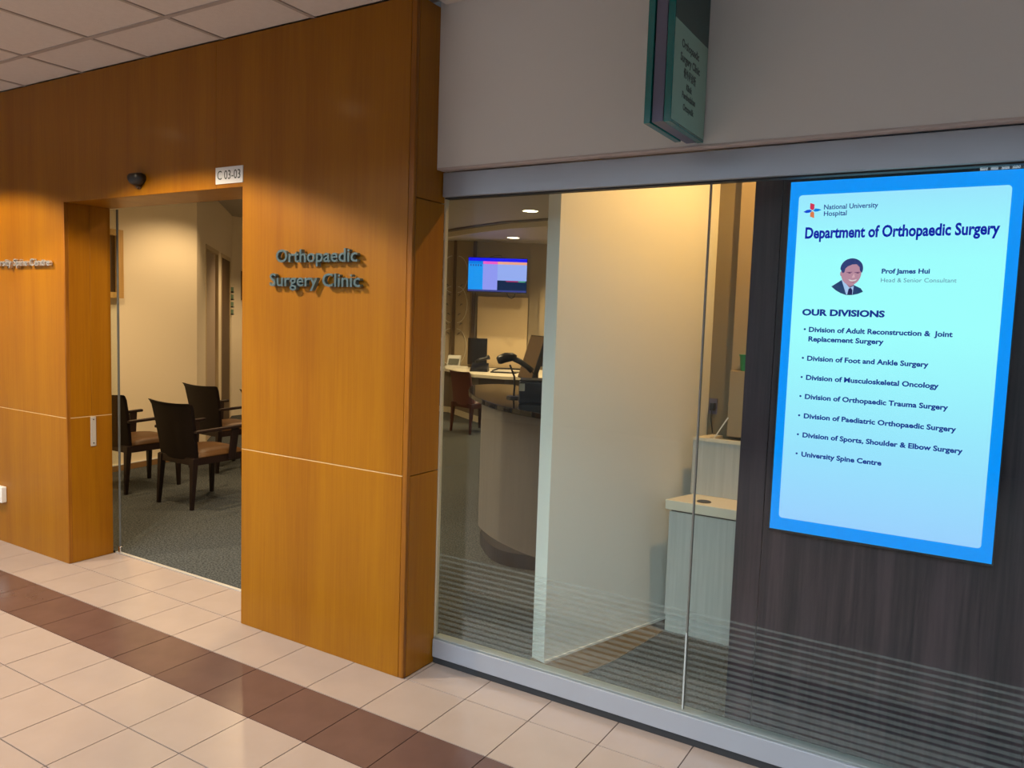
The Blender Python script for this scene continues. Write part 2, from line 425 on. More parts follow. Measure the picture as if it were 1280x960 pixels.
part('mullion', bbox(.345,.395,-.06,-.01,0,2.80), M_mull, gp)
part('mullion', bbox(.665,.725,-.06,-.01,0,2.80), M_mull, gp)
part('mullion', bbox(-.4,-.35,-.06,-.01,0,2.80), M_mull, gp)
for sgn, tc_ in ((-1,.345),(1,.395)):
    for zc in (1.05,1.75,2.25):
        pts = []
        for k in range(13):
            a = math.pi*k/12
            t = tc_ + sgn*(.03+.16*math.sin(a)); z = zc + .30*math.cos(a)
            p = B0 + BD*t - BN*.02; pts.append((p.x,p.y,z))
        part('etched_vine', MB().tube(pts, .006, 5), M_etch, gp)
    for k in range(6):
        z = 1.25 + k*.16; t = tc_ + sgn*(.04+.03*(k%2)); p = B0 + BD*t - BN*.02; q = B0 + BD*(t+sgn*.05) - BN*.02
        part('etched_leaf', MB().tube([(p.x,p.y,z),((p.x+q.x)/2,(p.y+q.y)/2,z+.03),(q.x,q.y,z+.035)], [.004,.012,.003], 6), M_etchd, gp)
seg_wall('wall_far_right', (-.75,9.62), (3.35,1.75), .12, 0, 2.88, M_room, -1)

# ------------------------------------------------------------------ corridor shell behind the camera
struct('wall_opposite', MB().box(-3,9,-7.15,-7,0,3.6).box(-3,9,-7.15,-7,5.6,6.2), M_white)
w3 = root_struct('window_3', 'high daylight windows of the atrium')
for i in range(10):
    x = -3 + i*1.2
    part('window_pane', MB().box(x+.04,x+1.16,-7.08,-7.05,3.64,4.58), M_sky, w3)
    part('window_pane', MB().box(x+.04,x+1.16,-7.08,-7.05,4.63,5.56), M_sky, w3)
for i in range(6):
    for j in range(2):
        part('small_pane', MB().box(4.22+i*.10,4.29+i*.10,-6.998,-6.99,3.33+j*.08,3.39+j*.08), emit('small_pane_light', (.75,.9,1.0), 6), w3)
mbm = MB()
for i in range(11): mbm.box(-3+i*1.2-.04,-3+i*1.2+.04,-7.12,-7.0,3.6,5.6)
mbm.box(-3,9,-7.12,-7.0,4.58,4.63)
part('window_frame', mbm, M_grid, w3)
struct('wall_end', MB().box(-3.12,-3,-7,.02,0,6.2), M_white)
struct('wall_end', MB().box(9,9.12,-7,.32,0,6.2), M_white)
struct('wall_side', MB().box(7,9,.145,.32,0,6.2), M_white)
struct('ceiling_upper', MB().box(-3.1,9.1,-7.1,-3.0,6.2,6.3), M_white)
struct('wall_edge', MB().box(-3,9,-3.06,-2.95,2.84,6.2), M_white)

# ------------------------------------------------------------------ corridor ceiling: 600 mm tiles on a T grid
cl = struct('ceiling', MB().box(-3,9,-2.95,.145,2.875,2.95), M_grid)
gr = MB(); gy = -.317
ys = [gy + .6*k for k in range(-4,1)]
for y in ys: gr.box(-3,9,y-.011,y+.011,2.849,2.858)
xs = [-3+.6*i for i in range(0,21)]
for x in xs: gr.box(x-.010,x+.010,-2.95,.0,2.8498,2.857)
part('ceiling_grid', gr, M_grid, cl)
ct = {}
DL = [(-.9,-1.217),(.9,-1.217)]
ylist = [(-2.95,ys[0])] + [(ys[i],ys[i+1]) for i in range(4)] + [(ys[4],-.01)]
for y0, y1 in ylist:
    for x in xs[:-1]:
        holes = [d for d in DL if x < d[0] < x+.6 and y0 < d[1] < y1]
        w, d = .6, round(y1-y0,3); k = (d,)
        yy1 = .145 if (y1 > -.02 and x > 2.3) else y1
        k = round(yy1-y0,3)
        if k not in ct:
            ct[k] = MB().box(-.3+.011,.3-.011,-k/2+.011,k/2-.003,0,.014).mesh('ceiling_tile', M_ceil)
        o = link('ceiling_tile', ct[k], cl); o.location = (x+.3,(y0+yy1)/2,2.8545)

# lamps ------------------------------------------------------------
def downlight(name, x, y, z, watts, col, label, spot=100, blend=.35, r=.06, group=None, disc=None, body=True):
    t = thing(name, label, 'ceiling light', (x,y,z), 0, group)
    rim = MB(); n = 24
    vs = []
    for rr, zz in ((r+.014,-.001),(r+.012,-.006),(r,-.006),(r-.006,.0)):
        for i in range(n):
            a = 2*math.pi*i/n; vs.append((rr*math.cos(a), rr*math.sin(a), zz))
    fs = [(j*n+i,j*n+(i+1)%n,(j+1)*n+(i+1)%n,(j+1)*n+i) for j in range(3) for i in range(n)]
    rim.add(vs, fs); part('trim_ring', rim, M_plast, t, smooth=True)
    part('diffuser', MB().cyl((0,0,0), r-.004, r-.004, -.003, -.0005, 24), disc or M_lamp, t)
    L = bpy.data.lights.new('lamp', 'SPOT'); L.energy = watts; L.color = col; L.spot_size = math.radians(spot); L.spot_blend = blend; L.shadow_soft_size = .03
    lo = bpy.data.objects.new('lamp', L); COL.objects.link(lo); lo.parent = t; lo.location = (0,0,-.02)
    return t
downlight('ceiling_light', .9, -1.217, 2.8545, CORRIDOR_SPOT, WARM, 'recessed downlight in the corridor ceiling nearest the doorway', 130, .15)
downlight('ceiling_light', -.9, -1.217, 2.8545, CORRIDOR_SPOT, WARM, 'recessed downlight at the left end of the corridor ceiling', 130, .15)
downlight('ceiling_light', 2.7, -1.217, 2.8545, CORRIDOR_SPOT*.30, WARM, 'added lamp in the corridor ceiling lighting the column side', 110, .6)  # added lamp, out of view, so the column side is lit

# clinic ceiling
M_iceil = mat('grey_clinic_ceiling_paint', (.42,.39,.35), .6)
ic = struct('ceiling', MB().prism([(-6,.275),(7,.275),(7,2.2),(-.3,5.9),(-1.35,6.25),(-2.1,6.50),(-3.1,6.85),(-6,7.6)], 2.88, 2.96), M_iceil)
arc = []
for k in range(17):
    t = k/16; x = -6 + 7.5*t; y = 8.2 - 2.0*t + .12*math.sin(math.pi*t) - .15*t
    arc.append((x,y))
arc = [(-6,8.35),(-4.2,7.95),(-3.04,7.55),(-2.1,7.09),(-1.35,6.78),(-.86,6.70),(0,6.55),(1.2,6.45)]
sof = MB().prism([(-6,10)] [0:0] + arc + [(1.2,10),(-6,10)], 2.80, 3.02)
tr = struct('trim_1', sof, mat('soffit_paint', (.46,.42,.38), .5))
part('fascia_band', MB().prism([(x,y-.012) for x,y in arc[1:]] + [(x,y-.001) for x,y in arc[:0:-1]], 2.798, 2.872), mat('lit_fascia_tone', (.85,.78,.62), .5), tr)  # paler colour carries the light falling on the fascia
part('shadow_gap', MB().prism([(x-.03,y-.16) for x,y in arc[1:]] + [(x-.03,y-.10) for x,y in arc[:0:-1]], 2.874, 2.879), M_mull, tr)
struct('ceiling', MB().prism([(-6,6.2),(2,2.0),(4,2),(4,6.9),(-6,9)], 2.885, 2.96), M_iceil)

downlight('ceiling_light', -.476, 5.813, 2.88, ROOM_SPOT, WARM2, 'round recessed downlight over the reception aisle, nearer one', 120, .6, .095)
downlight('ceiling_light', -1.95, 7.83, 2.80, ROOM_SPOT*.8, WARM2, 'round recessed downlight before the television, farther one', 120, .6, .095)
downlight('ceiling_light', -1.70, 2.45, 2.88, ROOM_SPOT*.6, WARM2, 'recessed downlight in the corner above the waiting chairs', 130, .5)
downlight('ceiling_light', -1.05, .75, 2.88, ROOM_SPOT*.9, WARM2, 'recessed downlight above the framed picture', 130, .5)
downlight('ceiling_light', .3, 2.0, 2.88, ROOM_SPOT*.6, WARM2, 'added unseen fill lamp just inside the doorway', 140, .6)  # unseen lamp added for ambient light in the room
downlight('ceiling_light', 3.72, 1.02, 2.87, ROOM_SPOT*.62, (1.0,.52,.15), 'recessed downlight above the alcove counter', 150, .6)
downlight('ceiling_light', 1.7, 3.0, 2.88, ROOM_SPOT*.3, WARM2, 'added unseen fill lamp over the reception desk', 130, .6)  # added ambient fill above the desk, out of view
struct('ceiling', MB().box(2.2,5.6,.32,2.3,2.87,2.879), M_bulk)
downlight('ceiling_light', -3.2, 5.0, 2.88, ROOM_SPOT*1.0, WARM2, 'added unseen lamp brightening the wall with the clinic room doors', 130, .5)  # unseen lamp added because the wall with doors came out dark
downlight('ceiling_light', -1.0, 7.35, 2.80, ROOM_SPOT*.8, WARM2, 'added unseen fill lamp over the right end of the back counter', 140, .6)  # added fill for the back of the reception, out of view
downlight('ceiling_light', .9, 1.3, 2.88, ROOM_SPOT*.5, WARM2, 'added unseen fill lamp behind the timber column', 140, .6)  # unseen ambient fill added behind the column

# ------------------------------------------------------------------ sliding entrance door
d1 = root_struct('door_1', 'sliding glass entrance door, slid open to the left')
part('glass_leaf', MB().box(-1.15,-.173,.288,.298,.02,DT-.004), M_glass, d1)
part('door_stile', MB().box(-.172,-.158,.288,.298,.02,DT-.003), mat('green_grey_metal', (.13,.14,.13), .4, metal=.3), d1, bevel=.003)
part('door_shoe', MB().box(-.178,-.152,.283,.303,.0,.045), M_chrome, d1, bevel=.006, label='polished metal floor guide')
part('threshold_strip', MB().box(-.2,1.34,.281,.302,-.002,.006), mat('pale_threshold_metal', (.62,.60,.55), .35, metal=.5), d1, bevel=.002)
tr2 = struct('trim_2', MB().box(-.2,1.34,.30,.36,DT+.02,2.88).box(-3,-.50,.31,.36,0,2.88).box(1.34,2.16,.2755,.30,0,2.88), M_room)

# ------------------------------------------------------------------ items on the timber wall
def letters(root, text, x0, x1, base, cap, depth, standoff, mat_face, gapfix=0):
    probe = text_mesh(text, 0, None, 'p'); xs = [v.co.x for v in probe.vertices]; A, B = min(xs), max(xs)
    sx = (x1-x0)/(B-A); sz = cap/cap_h()
    cur = bpy.data.curves.new('t','FONT')
    for i, ch in enumerate(text):
        if ch == ' ': continue
        # left edge of this letter inside the line
        me = text_mesh(text[:i+1], 1.0, mat_face, 'letter', .012)
        me1 = text_mesh(ch, 1.0, mat_face, 'letter', .012)
        r_all = max(v.co.x for v in me.vertices); r_one = max(v.co.x for v in me1.vertices); sh = r_all - r_one
        for v in me1.vertices:
            X = (v.co.x + sh - A)*sx + x0; Z = base + v.co.y*sz; Y = -.010 - standoff - depth/2 - v.co.z*depth/2
            v.co = (X,Y,Z)
        link('letter', me1, root)
r = thing('wall_lettering', 'steel raised letters reading Orthopaedic Surgery Clinic on the timber wall', 'sign')
letters(r, 'Orthopaedic', 1.606, 2.103, 1.788, .056, .020, .008, M_letter)
letters(r, 'Surgery Clinic', 1.565, 2.122, 1.680, .056, .020, .008, M_letter)
r = thing('wall_lettering', 'steel raised letters ending in Spine Centre, left of the doorway', 'sign')
letters(r, 'University Spine Centre', -1.065, -.316, 1.785, .042, .018, .008, mat('polished_steel_letter', (.60,.58,.56), .25, metal=.6))

r = thing('room_number_plate', 'white plate reading C 03-03 above the right corner of the doorway', 'sign')
part('plate', MB().box(1.149,1.347,-.014,-.010,2.170,2.250), M_signw, r, bevel=.001)
fit_text('C 03-03', 1.163, 1.330, 2.191, .042, -.0141, M_ink, r, .0004, 0.0)

r = thing('door_sensor', 'black pointed motion sensor on the timber above the doorway', 'sensor', (.535,-.010,2.235))
b = MB(); n = 20; vs = []; prof = [(0,.066,.030),(-.02,.068,.034),(-.045,.060,.030),(-.062,.036,.018)]
for y, hw, hh in prof:
    for i in range(n):
        a = 2*math.pi*i/n; c, s_ = math.cos(a), math.sin(a)
        if s_ > 0: z = min(s_*1.5,1)*hh
        else: z = -max(0,1-abs(c)**2.0)**.62*hh*1.35
        vs.append((c*hw, y, z))
fs = [(j*n+i,j*n+(i+1)%n,(j+1)*n+(i+1)%n,(j+1)*n+i) for j in range(3) for i in range(n)] + [tuple(range(n)), tuple(range(4*n-1,3*n-1,-1))]
b.add(vs, fs); part('sensor_body', b, M_black, r, smooth=True); r.scale = (.8,.9,.85)
part('sensor_lens', MB().cyl((-.028,-.047,.014), .008,.008,-.006,.004,12,'y'), mat('sensor_lens', (.25,.3,.35), .1, metal=.6), r)
part('mounting_tip', MB().prismY([(-.018,-.046),(0,-.062),(.018,-.046)], -.02, -.0005), M_mull, r)

r = thing('key_switch_plate', 'slim steel plate on the left door jamb', 'switch', (-.2,.147,.70))
part('plate', MB().box(0,.005,-.017,.017,0,.182), M_steel, r, bevel=.002)
for z in (.02,.165): part('screw', MB().cyl((.005,0,z), .004,.004,0,.002,10,'x'), M_black, r)

r = thing('wall_socket', 'white plastic wall box low on the timber at the left edge', 'socket', (-.99,-.010,.268))
part('socket_body', MB().box(-.075,.075,-.035,0,0,.104), M_plast, r, bevel=.006)
part('socket_hole', MB().cyl((.0,-.036,.085), .012,.012,-.001,.003,14,'y'), M_black, r)
part('switch_rocker', MB().box(.025,.055,-.039,-.034,.02,.07), mat('grey_rocker', (.6,.63,.65), .3), r, bevel=.002)

# ------------------------------------------------------------------ hanging sign
r = thing('projecting_sign', 'teal double sided sign reading Orthopaedic Surgery Clinic above the glass', 'sign')
ST = 2.87
part('sign_plate', MB().box(3.512,3.535,-.190,.140,2.197,ST-.02), M_teal, r, bevel=.002, label='teal acrylic side plate')
part('sign_plate', MB().box(3.446,3.468,-.190,.100,2.197,ST-.02), M_teal, r, bevel=.002, label='teal acrylic side plate')
part('sign_core', MB().box(3.471,3.509,-.184,.145,2.200,ST-.02), M_core, r, bevel=.002)
part('sign_gap', MB().box(3.468,3.512,-.176,.120,2.204,ST-.03), M_alud, r)
part('sign_face', MB().box(3.535,3.5358,-.186,.136,2.512,ST-.022), M_tealdk, r)
part('sign_face', MB().box(3.535,3.5362,-.186,.134,2.206,2.511), M_mint, r, label='mint green lettered panel')
part('wall_bracket', MB().box(3.475,3.505,.10,.147,2.62,2.75), M_core, r)
for s_, a, b_, z, c in (('Orthopaedic',-.122,.046,2.443,.024),('Surgery Clinic',-.130,.060,2.400,.024),('骨外科诊所',-.094,.024,2.358,.022),
                      ('Klinik',-.064,-.008,2.322,.019),('Pembedahan',-.100,.030,2.292,.019),('Ortopedik',-.086,.018,2.256,.019)):
    fit_text(s_, a, b_, z, c, 3.5362, M_ink, r, .0003, .03, face='x')

# ------------------------------------------------------------------ big information display
r = thing('information_display', 'large portrait screen listing clinic divisions on the dark panelled wall', 'display')
part('display_body', MB().box(3.786,4.494,.362,.4195,.822,2.088), M_black, r, bevel=.003)
part('screen_panel', MB().box(3.790,4.490,.3605,.3621,.830,2.083), M_scr, r, label='bright blue screen border')
# rounded card
rr = .012; pts = []
cx0, cx1, cz0, cz1 = 3.820, 4.457, .875, 2.0355
for (cx, cz, a0) in ((cx1-rr,cz1-rr,0),(cx0+rr,cz1-rr,90),(cx0+rr,cz0+rr,180),(cx1-rr,cz0+rr,270)):
    for k in range(7):
        a = math.radians(a0+k*15); pts.append((cx+rr*math.cos(a), cz+rr*math.sin(a)))
card = part('screen_card', MB().prismY(pts[::-1], .3600, .3604), M_card, r, label='pale cyan page on the screen')
E_txt = emit('screen_navy_text', (.005,.03,.30), 1.0); E_head = emit('screen_heading', (.0,.01,.42), 1.0); E_grey = emit('screen_grey_text', (.12,.24,.42), 1.0)
Y0 = .3595
def st(body, x0, x1, z, cap, m=E_txt, bold=.012, **k): return fit_text(body, x0, x1, z, cap, Y0, m, card, .0003, bold, **k)
st('National University', 3.906, 4.078, 1.983, .0160, bold=.014); st('Hospital', 3.907, 3.981, 1.9605, .0162, bold=.014)
st('Department of Orthopaedic Surgery', 3.849, 4.434, 1.8848, .0365, E_head, .032)
st('Prof James Hui', 4.104, 4.248, 1.7615, .0150, bold=.034); st('Head & Senior Consultant', 4.1035, 4.3265, 1.7322, .0135, E_grey, 0)
st('OUR DIVISIONS', 3.856, 4.123, 1.6147, .0205, bold=.045)
lines = [('Division of Adult Reconstruction &  Joint',3.8825,4.328,1.5562,1),('Replacement Surgery',3.883,4.1260,1.5230,0),('Division of Foot and Ankle Surgery',3.883,4.2655,1.4540,1),
 ('Division of Musculoskeletal Oncology',3.8835,4.3000,1.3855,1),('Division of Orthopaedic Trauma Surgery',3.884,4.3320,1.3170,1),
 ('Division of Paediatric Orthopaedic Surgery',3.8845,4.3600,1.2475,1),('Division of Sports, Shoulder & Elbow Surgery',3.8845,4.3835,1.1785,1),('University Spine Centre',3.885,4.1470,1.1088,1)]
for s_, a, b_, z, bl in lines:
    st(s_, a, b_, z, .0165, bold=.034)
    if bl: part('bullet', MB().cyl((3.8685,Y0,z+.0085), .0036,.0036,-.0003,.0003,12,'y'), E_txt, card)
# logo: four petals
def poly(name, pts, y, col, parent=card, th=.0003):
    m = emit('screen_ink', col, 1.0)
    area = sum(pts[i][0]*pts[(i+1)%len(pts)][1]-pts[(i+1)%len(pts)][0]*pts[i][1] for i in range(len(pts)))
    return part(name, MB().prismY(pts if area > 0 else pts[::-1], y-th, y), m, parent)
lx, lz = 3.8680, 1.9800
poly('logo_petal', [(lx-.0085,lz+.027),(lx-.0085,lz+.008),(lx-.001,lz+.0015),(lx+.006,lz+.006),(lx+.006,lz+.022)], Y0, (.75,.03,.10))
poly('logo_petal', [(lx+.0075,lz-.026),(lx-.0065,lz-.020),(lx-.0065,lz-.006),(lx+.001,lz-.0015),(lx+.0065,lz-.007)], Y0, (.85,.22,.08))
poly('logo_petal', [(lx-.030,lz-.003),(lx-.018,lz+.0035),(lx-.008,lz+.0045),(lx-.0005,lz-.001),(lx-.010,lz-.0065),(lx-.020,lz-.007)], Y0, (.0,.07,.75))
poly('logo_petal', [(lx+.030,lz+.002),(lx+.018,lz-.003),(lx+.009,lz-.0035),(lx+.0015,lz+.001),(lx+.010,lz+.0075),(lx+.020,lz+.006)], Y0, (.0,.22,.85))
# portrait of a man in a suit (flat picture on the screen); unit coordinates from the picture, u right, v down, 0..1
def pp(u, v): return (3.9407 + u*.1130, 1.8340 - v*.1560)
def pol(name, uv, lay, col): poly(name, [pp(*q) for q in uv], Y0-.0003*lay, col)
circ = lambda a0, a1, cx, cy, rx, ry, n=14: [(cx+rx*math.cos(math.radians(a0+(a1-a0)*k/n)), cy+ry*math.sin(math.radians(a0+(a1-a0)*k/n))) for k in range(n+1)]
pol('portrait_suit', [(.06,.755),(.25,.66),(.36,.60),(.55,.70),(.70,.72),(.90,.79),(.97,.865),(.82,.915),(.66,.94),(.50,.94),(.34,.90),(.20,.84)], 0, (.02,.06,.18))
pol('portrait_shirt', [(.34,.60),(.40,.61),(.60,.78),(.66,.75),(.70,.74),(.68,.93),(.50,.93)], 1, (.45,.62,.95))
pol('portrait_tie', [(.56,.80),(.62,.78),(.67,.83),(.67,.935),(.53,.935)], 2, (.02,.02,.10))
pol('portrait_neck', [(.38,.52),(.42,.64),(.58,.78),(.66,.72),(.70,.62)], 2, (.42,.20,.30))
pol('portrait_head', circ(0,360,.60,.445,.29,.275,26)[:-1], 3, (.56,.28,.38))
pol('portrait_ear', circ(0,360,.33,.47,.04,.06,12)[:-1], 2, (.50,.24,.34))
pol('portrait_jaw', [(.36,.50),(.42,.62),(.54,.72),(.66,.74),(.80,.64),(.88,.50)], 4, (.56,.28,.38))
pol('portrait_hair', circ(178,385,.61,.36,.32,.225,20) + [(.84,.40),(.83,.33),(.74,.265),(.62,.27),(.50,.31),(.43,.36),(.41,.44),(.36,.46)], 5, (.03,.05,.20))
for u in (.56,.79):
    pol('portrait_glasses', [(u-.09,.435),(u+.07,.43),(u+.07,.445),(u-.09,.45)], 6, (.22,.08,.20))
    pol('portrait_eye', [(u-.06,.455),(u,.445),(u+.05,.455),(u,.468)], 6, (.10,.03,.10))
pol('portrait_nose', [(.685,.46),(.72,.55),(.65,.565),(.63,.55)], 6, (.78,.45,.52))
pol('portrait_mouth', [(.53,.595),(.66,.615),(.78,.59),(.74,.63),(.66,.645),(.58,.63)], 6, (.85,.70,.75))
pol('portrait_lip', [(.55,.635),(.66,.65),(.77,.62),(.68,.665)], 7, (.35,.08,.14))

# ------------------------------------------------------------------ alcove counters
r = thing('alcove_cabinet', 'pale grey low cabinet with cream top behind the glass, beside the dark wall', 'cabinet', (3.112,1.18,0))
def cb(x0, y0, z0, z1, x1=.69): k = .30; return MB().prism([(x0+y0*k,y0),(x1,y0),(x1,.42),(x0+.42*k,.42)], z0, z1)
part('carcass', cb(.006,.012,.085,.622), M_lam, r, bevel=.002)
part('plinth', cb(.008,.004,0,.085), M_lam, r)
part('door', MB().box(.004,.69,0,.012,.087,.622), M_lam, r, bevel=.002)
part('worktop', cb(-.012,-.012,.632,.682), M_ctop, r, bevel=.004)
part('shadow_gap', cb(.008,.010,.622,.632), M_mull, r)
part('waste_ring', MB().cyl((.160,.062,.682), .036,.034,0,.003,24), mat('dark_ring', (.10,.08,.05), .3, metal=.5), r)
part('waste_hole', MB().cyl((.160,.062,.6852), .029,.029,0,.0004,24), M_black, r)
r = thing('upper_cabinet', 'pale box cabinet with cream tray top standing on the low cabinet', 'cabinet', (3.152,1.385,.6825))
part('carcass', MB().prism([(0,0),(.5,0),(.5,.16),(.05,.16)],0,.285), M_lam, r, bevel=.002)
part('top_frame', MB().prism([(-.002,-.005),(.062,-.005),(.11,.16),(.05,.16)],.285,.30), M_ctop, r, bevel=.001)
part('tray_front', MB().box(.066,.5,-.005,.010,.283,.302), M_ctop, r, bevel=.001)
part('tray_side', MB().box(.066,.078,.010,.16,.283,.302), M_ctop, r, bevel=.001)
part('glass_lid', MB().box(.079,.5,.011,.16,.290,.293), mat('smoky_lid', (.30,.28,.22), .1, coat=.5), r)
o = part('lid_stay', MB().tube([(.095,.05,.295),(.125,.055,.35),(.160,.06,.41)], .0035, 8), M_plast, r)
r = thing('power_outlet', 'small outlet with a black plug on the alcove wall', 'socket', (3.175,1.61,1.085))
part('outlet_plate', MB().box(-.016,.03,-.008,0,0,.086), M_core, r, bevel=.003)
part('plug', MB().box(-.004,.022,-.035,-.008,.02,.062), M_black, r, bevel=.004)
part('cable', MB().tube([(.008,-.03,.02),(.006,-.032,-.02),(.012,-.028,-.06),(.016,-.02,-.1)], .0035, 8), M_black, r)
r = thing('alcove_ledge', 'cream boxed ledge rising behind the small cabinet', 'ledge')
part('ledge_box', MB().box(3.30,3.9,1.475,1.549,.990,1.335), M_rec, r, bevel=.003)
c = MB(); c.cyl((0,0,0), .026,.036,0,.098,20)
r = thing('green_cup', 'green tapered plastic cup on the alcove ledge beside the dark wall', 'cup', (3.362,1.512,1.335))
part('cup_body', MB().cyl((0,0,0), .030,.042,0,.088,20), M_green, r, smooth=False)
r.scale = (.62,.62,.9)
part('cup_rim', MB().cyl((0,0,.088), .048,.048,0,.006,20), M_green, r)

# ------------------------------------------------------------------ waiting room chairs
def arm_chair(name, label, frame, back, seat, arms=True, group=None, high=.835):
    t = thing(name, label, 'chair', (0,0,0), 0, group)
    for sx in (-1,1):
        # rear leg raked back, front leg tapered
        for fy, ry, nm in ((-.235,-.262,'leg'),(.235,.238,'leg')):
            w = .024 if fy < 0 else .023; b = .013
            x = sx*.200; xb = sx*.208
            part(nm, MB().hexa([(xb-b,ry-b,0),(xb+b,ry-b,0),(xb+b,ry+b,0),(xb-b,ry+b,0)], [(x-w,fy-w,.40),(x+w,fy-w,.40),(x+w,fy+w,.40),(x-w,fy+w,.40)]), frame, t, bevel=.003)
    fr = MB().box(-.222,.222,.215,.252,.345,.405).box(-.222,.222,-.252,-.215,.345,.405).box(-.222,-.190,-.215,.215,.345,.405).box(.190,.222,-.215,.215,.345,.405)
    part('seat_frame', fr, frame, t, bevel=.003)
    # domed cushion
    b = MB(); nx = ny = 8; vs = []
    for j in range(ny+1):
        for i in range(nx+1):
            u, v = i/nx*2-1, j/ny*2-1; h = (1-u**4)*(1-v**4)
            vs.append((u*.222, v*.225+.012, .410+.050*h**.5 if h > 0 else .410))
    fs = [(j*(nx+1)+i, j*(nx+1)+i+1, (j+1)*(nx+1)+i+1, (j+1)*(nx+1)+i) for j in range(ny) for i in range(nx)]
    m = len(vs); b.add(vs + [(x,y,.398) for x,y,z in vs], fs + [tuple(m+k for k in f[::-1]) for f in fs] +
        [(i,m+i,m+i+1,i+1) for i in range(nx)] + [(ny*(nx+1)+i+1, m+ny*(nx+1)+i+1, m+ny*(nx+1)+i, ny*(nx+1)+i) for i in range(nx)] +
        [((j+1)*(nx+1), m+(j+1)*(nx+1), m+j*(nx+1), j*(nx+1)) for j in range(ny)] + [(j*(nx+1)+nx, m+j*(nx+1)+nx, m+(j+1)*(nx+1)+nx, (j+1)*(nx+1)+nx) for j in range(ny)])
    part('seat', b, seat, t, smooth=True)
    # upholstered back: curved shell with rolled top
    b = MB(); nx = 8; prof = [(.375,-.226,.218),(.50,-.240,.226),(.65,-.262,.238),(high-.045,-.290,.247),(high-.012,-.306,.251),(high,-.318,.253)]
    if not arms: prof = [(z,y,.21) for z,y,w in prof]
    vs = []
    for side in (0,1):
        for z, y, w in prof:
            for i in range(nx+1):
                u = i/nx*2-1; vs.append((u*w, y + .022*u*u - (.030 if side else 0), z + (.004 if side else 0) - .010*(1-u*u)*(z>high-.03)))
    R_ = len(prof); C_ = nx+1; q = lambda s_,j,i: s_*R_*C_ + j*C_ + i
    fs = []
    for j in range(R_-1):
        for i in range(nx):
            fs += [(q(0,j,i),q(0,j+1,i),q(0,j+1,i+1),q(0,j,i+1)), (q(1,j,i),q(1,j,i+1),q(1,j+1,i+1),q(1,j+1,i))]
        fs += [(q(0,j,0),q(1,j,0),q(1,j+1,0),q(0,j+1,0)), (q(0,j,nx),q(0,j+1,nx),q(1,j+1,nx),q(1,j,nx))]
    for i in range(nx):
        fs += [(q(0,0,i),q(0,0,i+1),q(1,0,i+1),q(1,0,i)), (q(0,R_-1,i),q(1,R_-1,i),q(1,R_-1,i+1),q(0,R_-1,i+1))]
    b.add(vs, fs); part('backrest', b, back, t, bevel=.006)
    if arms:
        for sx in (-1,1):
            part('armrest', MB().hexa([(sx*.245-.018,-.262,.598),(sx*.245+.018,-.262,.598),(sx*.255+.020,.205,.612),(sx*.255-.020,.205,.612)],
                                      [(sx*.245-.018,-.262,.622),(sx*.245+.018,-.262,.622),(sx*.255+.020,.205,.636),(sx*.255-.020,.205,.636)]), frame, t, bevel=.008)
            part('arm_post', MB().hexa([(sx*.232-.011,.06,.36),(sx*.232+.011,.06,.36),(sx*.232+.011,.118,.36),(sx*.232-.011,.118,.36)],
                                       [(sx*.248-.011,.08,.612),(sx*.248+.011,.08,.612),(sx*.248+.011,.145,.612),(sx*.248-.011,.145,.612)]), frame, t, bevel=.003)
    return t
G = 'dark armchairs in the waiting room'
ch = arm_chair('armchair', 'dark leather armchair nearest the doorway, front of the waiting room', M_esp, M_leath, M_tan, True, G)
ch.location = (-.94,1.49,0)
copy_thing(ch, (-1.785,1.475,0), math.radians(1), 'dark leather armchair half hidden behind the left door jamb', G)
copy_thing(ch, (-1.925,2.50,0), math.radians(-2), 'dark leather armchair in the back row, left of the two against the far side', G)
copy_thing(ch, (-1.10,2.50,0), math.radians(0), 'dark armchair in the back row, mostly hidden by the timber column', G)

# ------------------------------------------------------------------ picture on the left wall
wd_ = Vector((WL1[0]-WL0[0], WL1[1]-WL0[1], 0)).normalized(); wn = Vector((wd_.y,-wd_.x,0))
ang = math.atan2(wd_.y, wd_.x)
p0 = Vector((*WL0,0)) + wd_*((1.31-WL0[1])/wd_.y)
r = thing('framed_picture', 'deep oak box frame on the cream wall beside the entrance', 'picture', (p0.x,p0.y,1.625), ang)
Wd, Hh = .44, .625
for nm, bx in (('frame_rail',(0,Wd,-.065,-.002,0,.055)),('frame_rail',(0,Wd,-.065,-.002,Hh-.055,Hh)),('frame_stile',(0,.055,-.065,-.002,.055,Hh-.055)),('frame_stile',(Wd-.055,Wd,-.065,-.002,.055,Hh-.055))):
    part(nm, MB().box(*bx), M_frame, r, bevel=.002)
part('backing', MB().box(.055,Wd-.055,-.02,-.004,.055,Hh-.055), mat('picture_shadow_board', (.02,.014,.012), .6), r)
# small hangings past the doors
p = dwp(3.175)
r = thing('wall_rack', 'small dark rack with green tags beyond the brown door', 'rack', (p[0],p[1],1.47), math.atan2(DD.y, DD.x))
M_tag = mat('green_tag', (.16,.26,.17), .5)
for k in range(4):
    part('rack_shelf', MB().box(-.06,.06,-.035,-.001,k*.105,k*.105+.02), M_black, r)
    part('rack_tag', MB().box(-.05,.05,-.030,-.001,k*.105+.021,k*.105+.08), M_tag, r)
r = thing('notice_frame', 'dark framed notice at the end of the corridor', 'picture', (-4.928,5.30,1.69))
part('frame', MB().box(.001,.03,-.18,.18,0,.42), M_mull, r); part('sheet', MB().box(.0301,.032,-.15,.15,.03,.39), M_room, r)

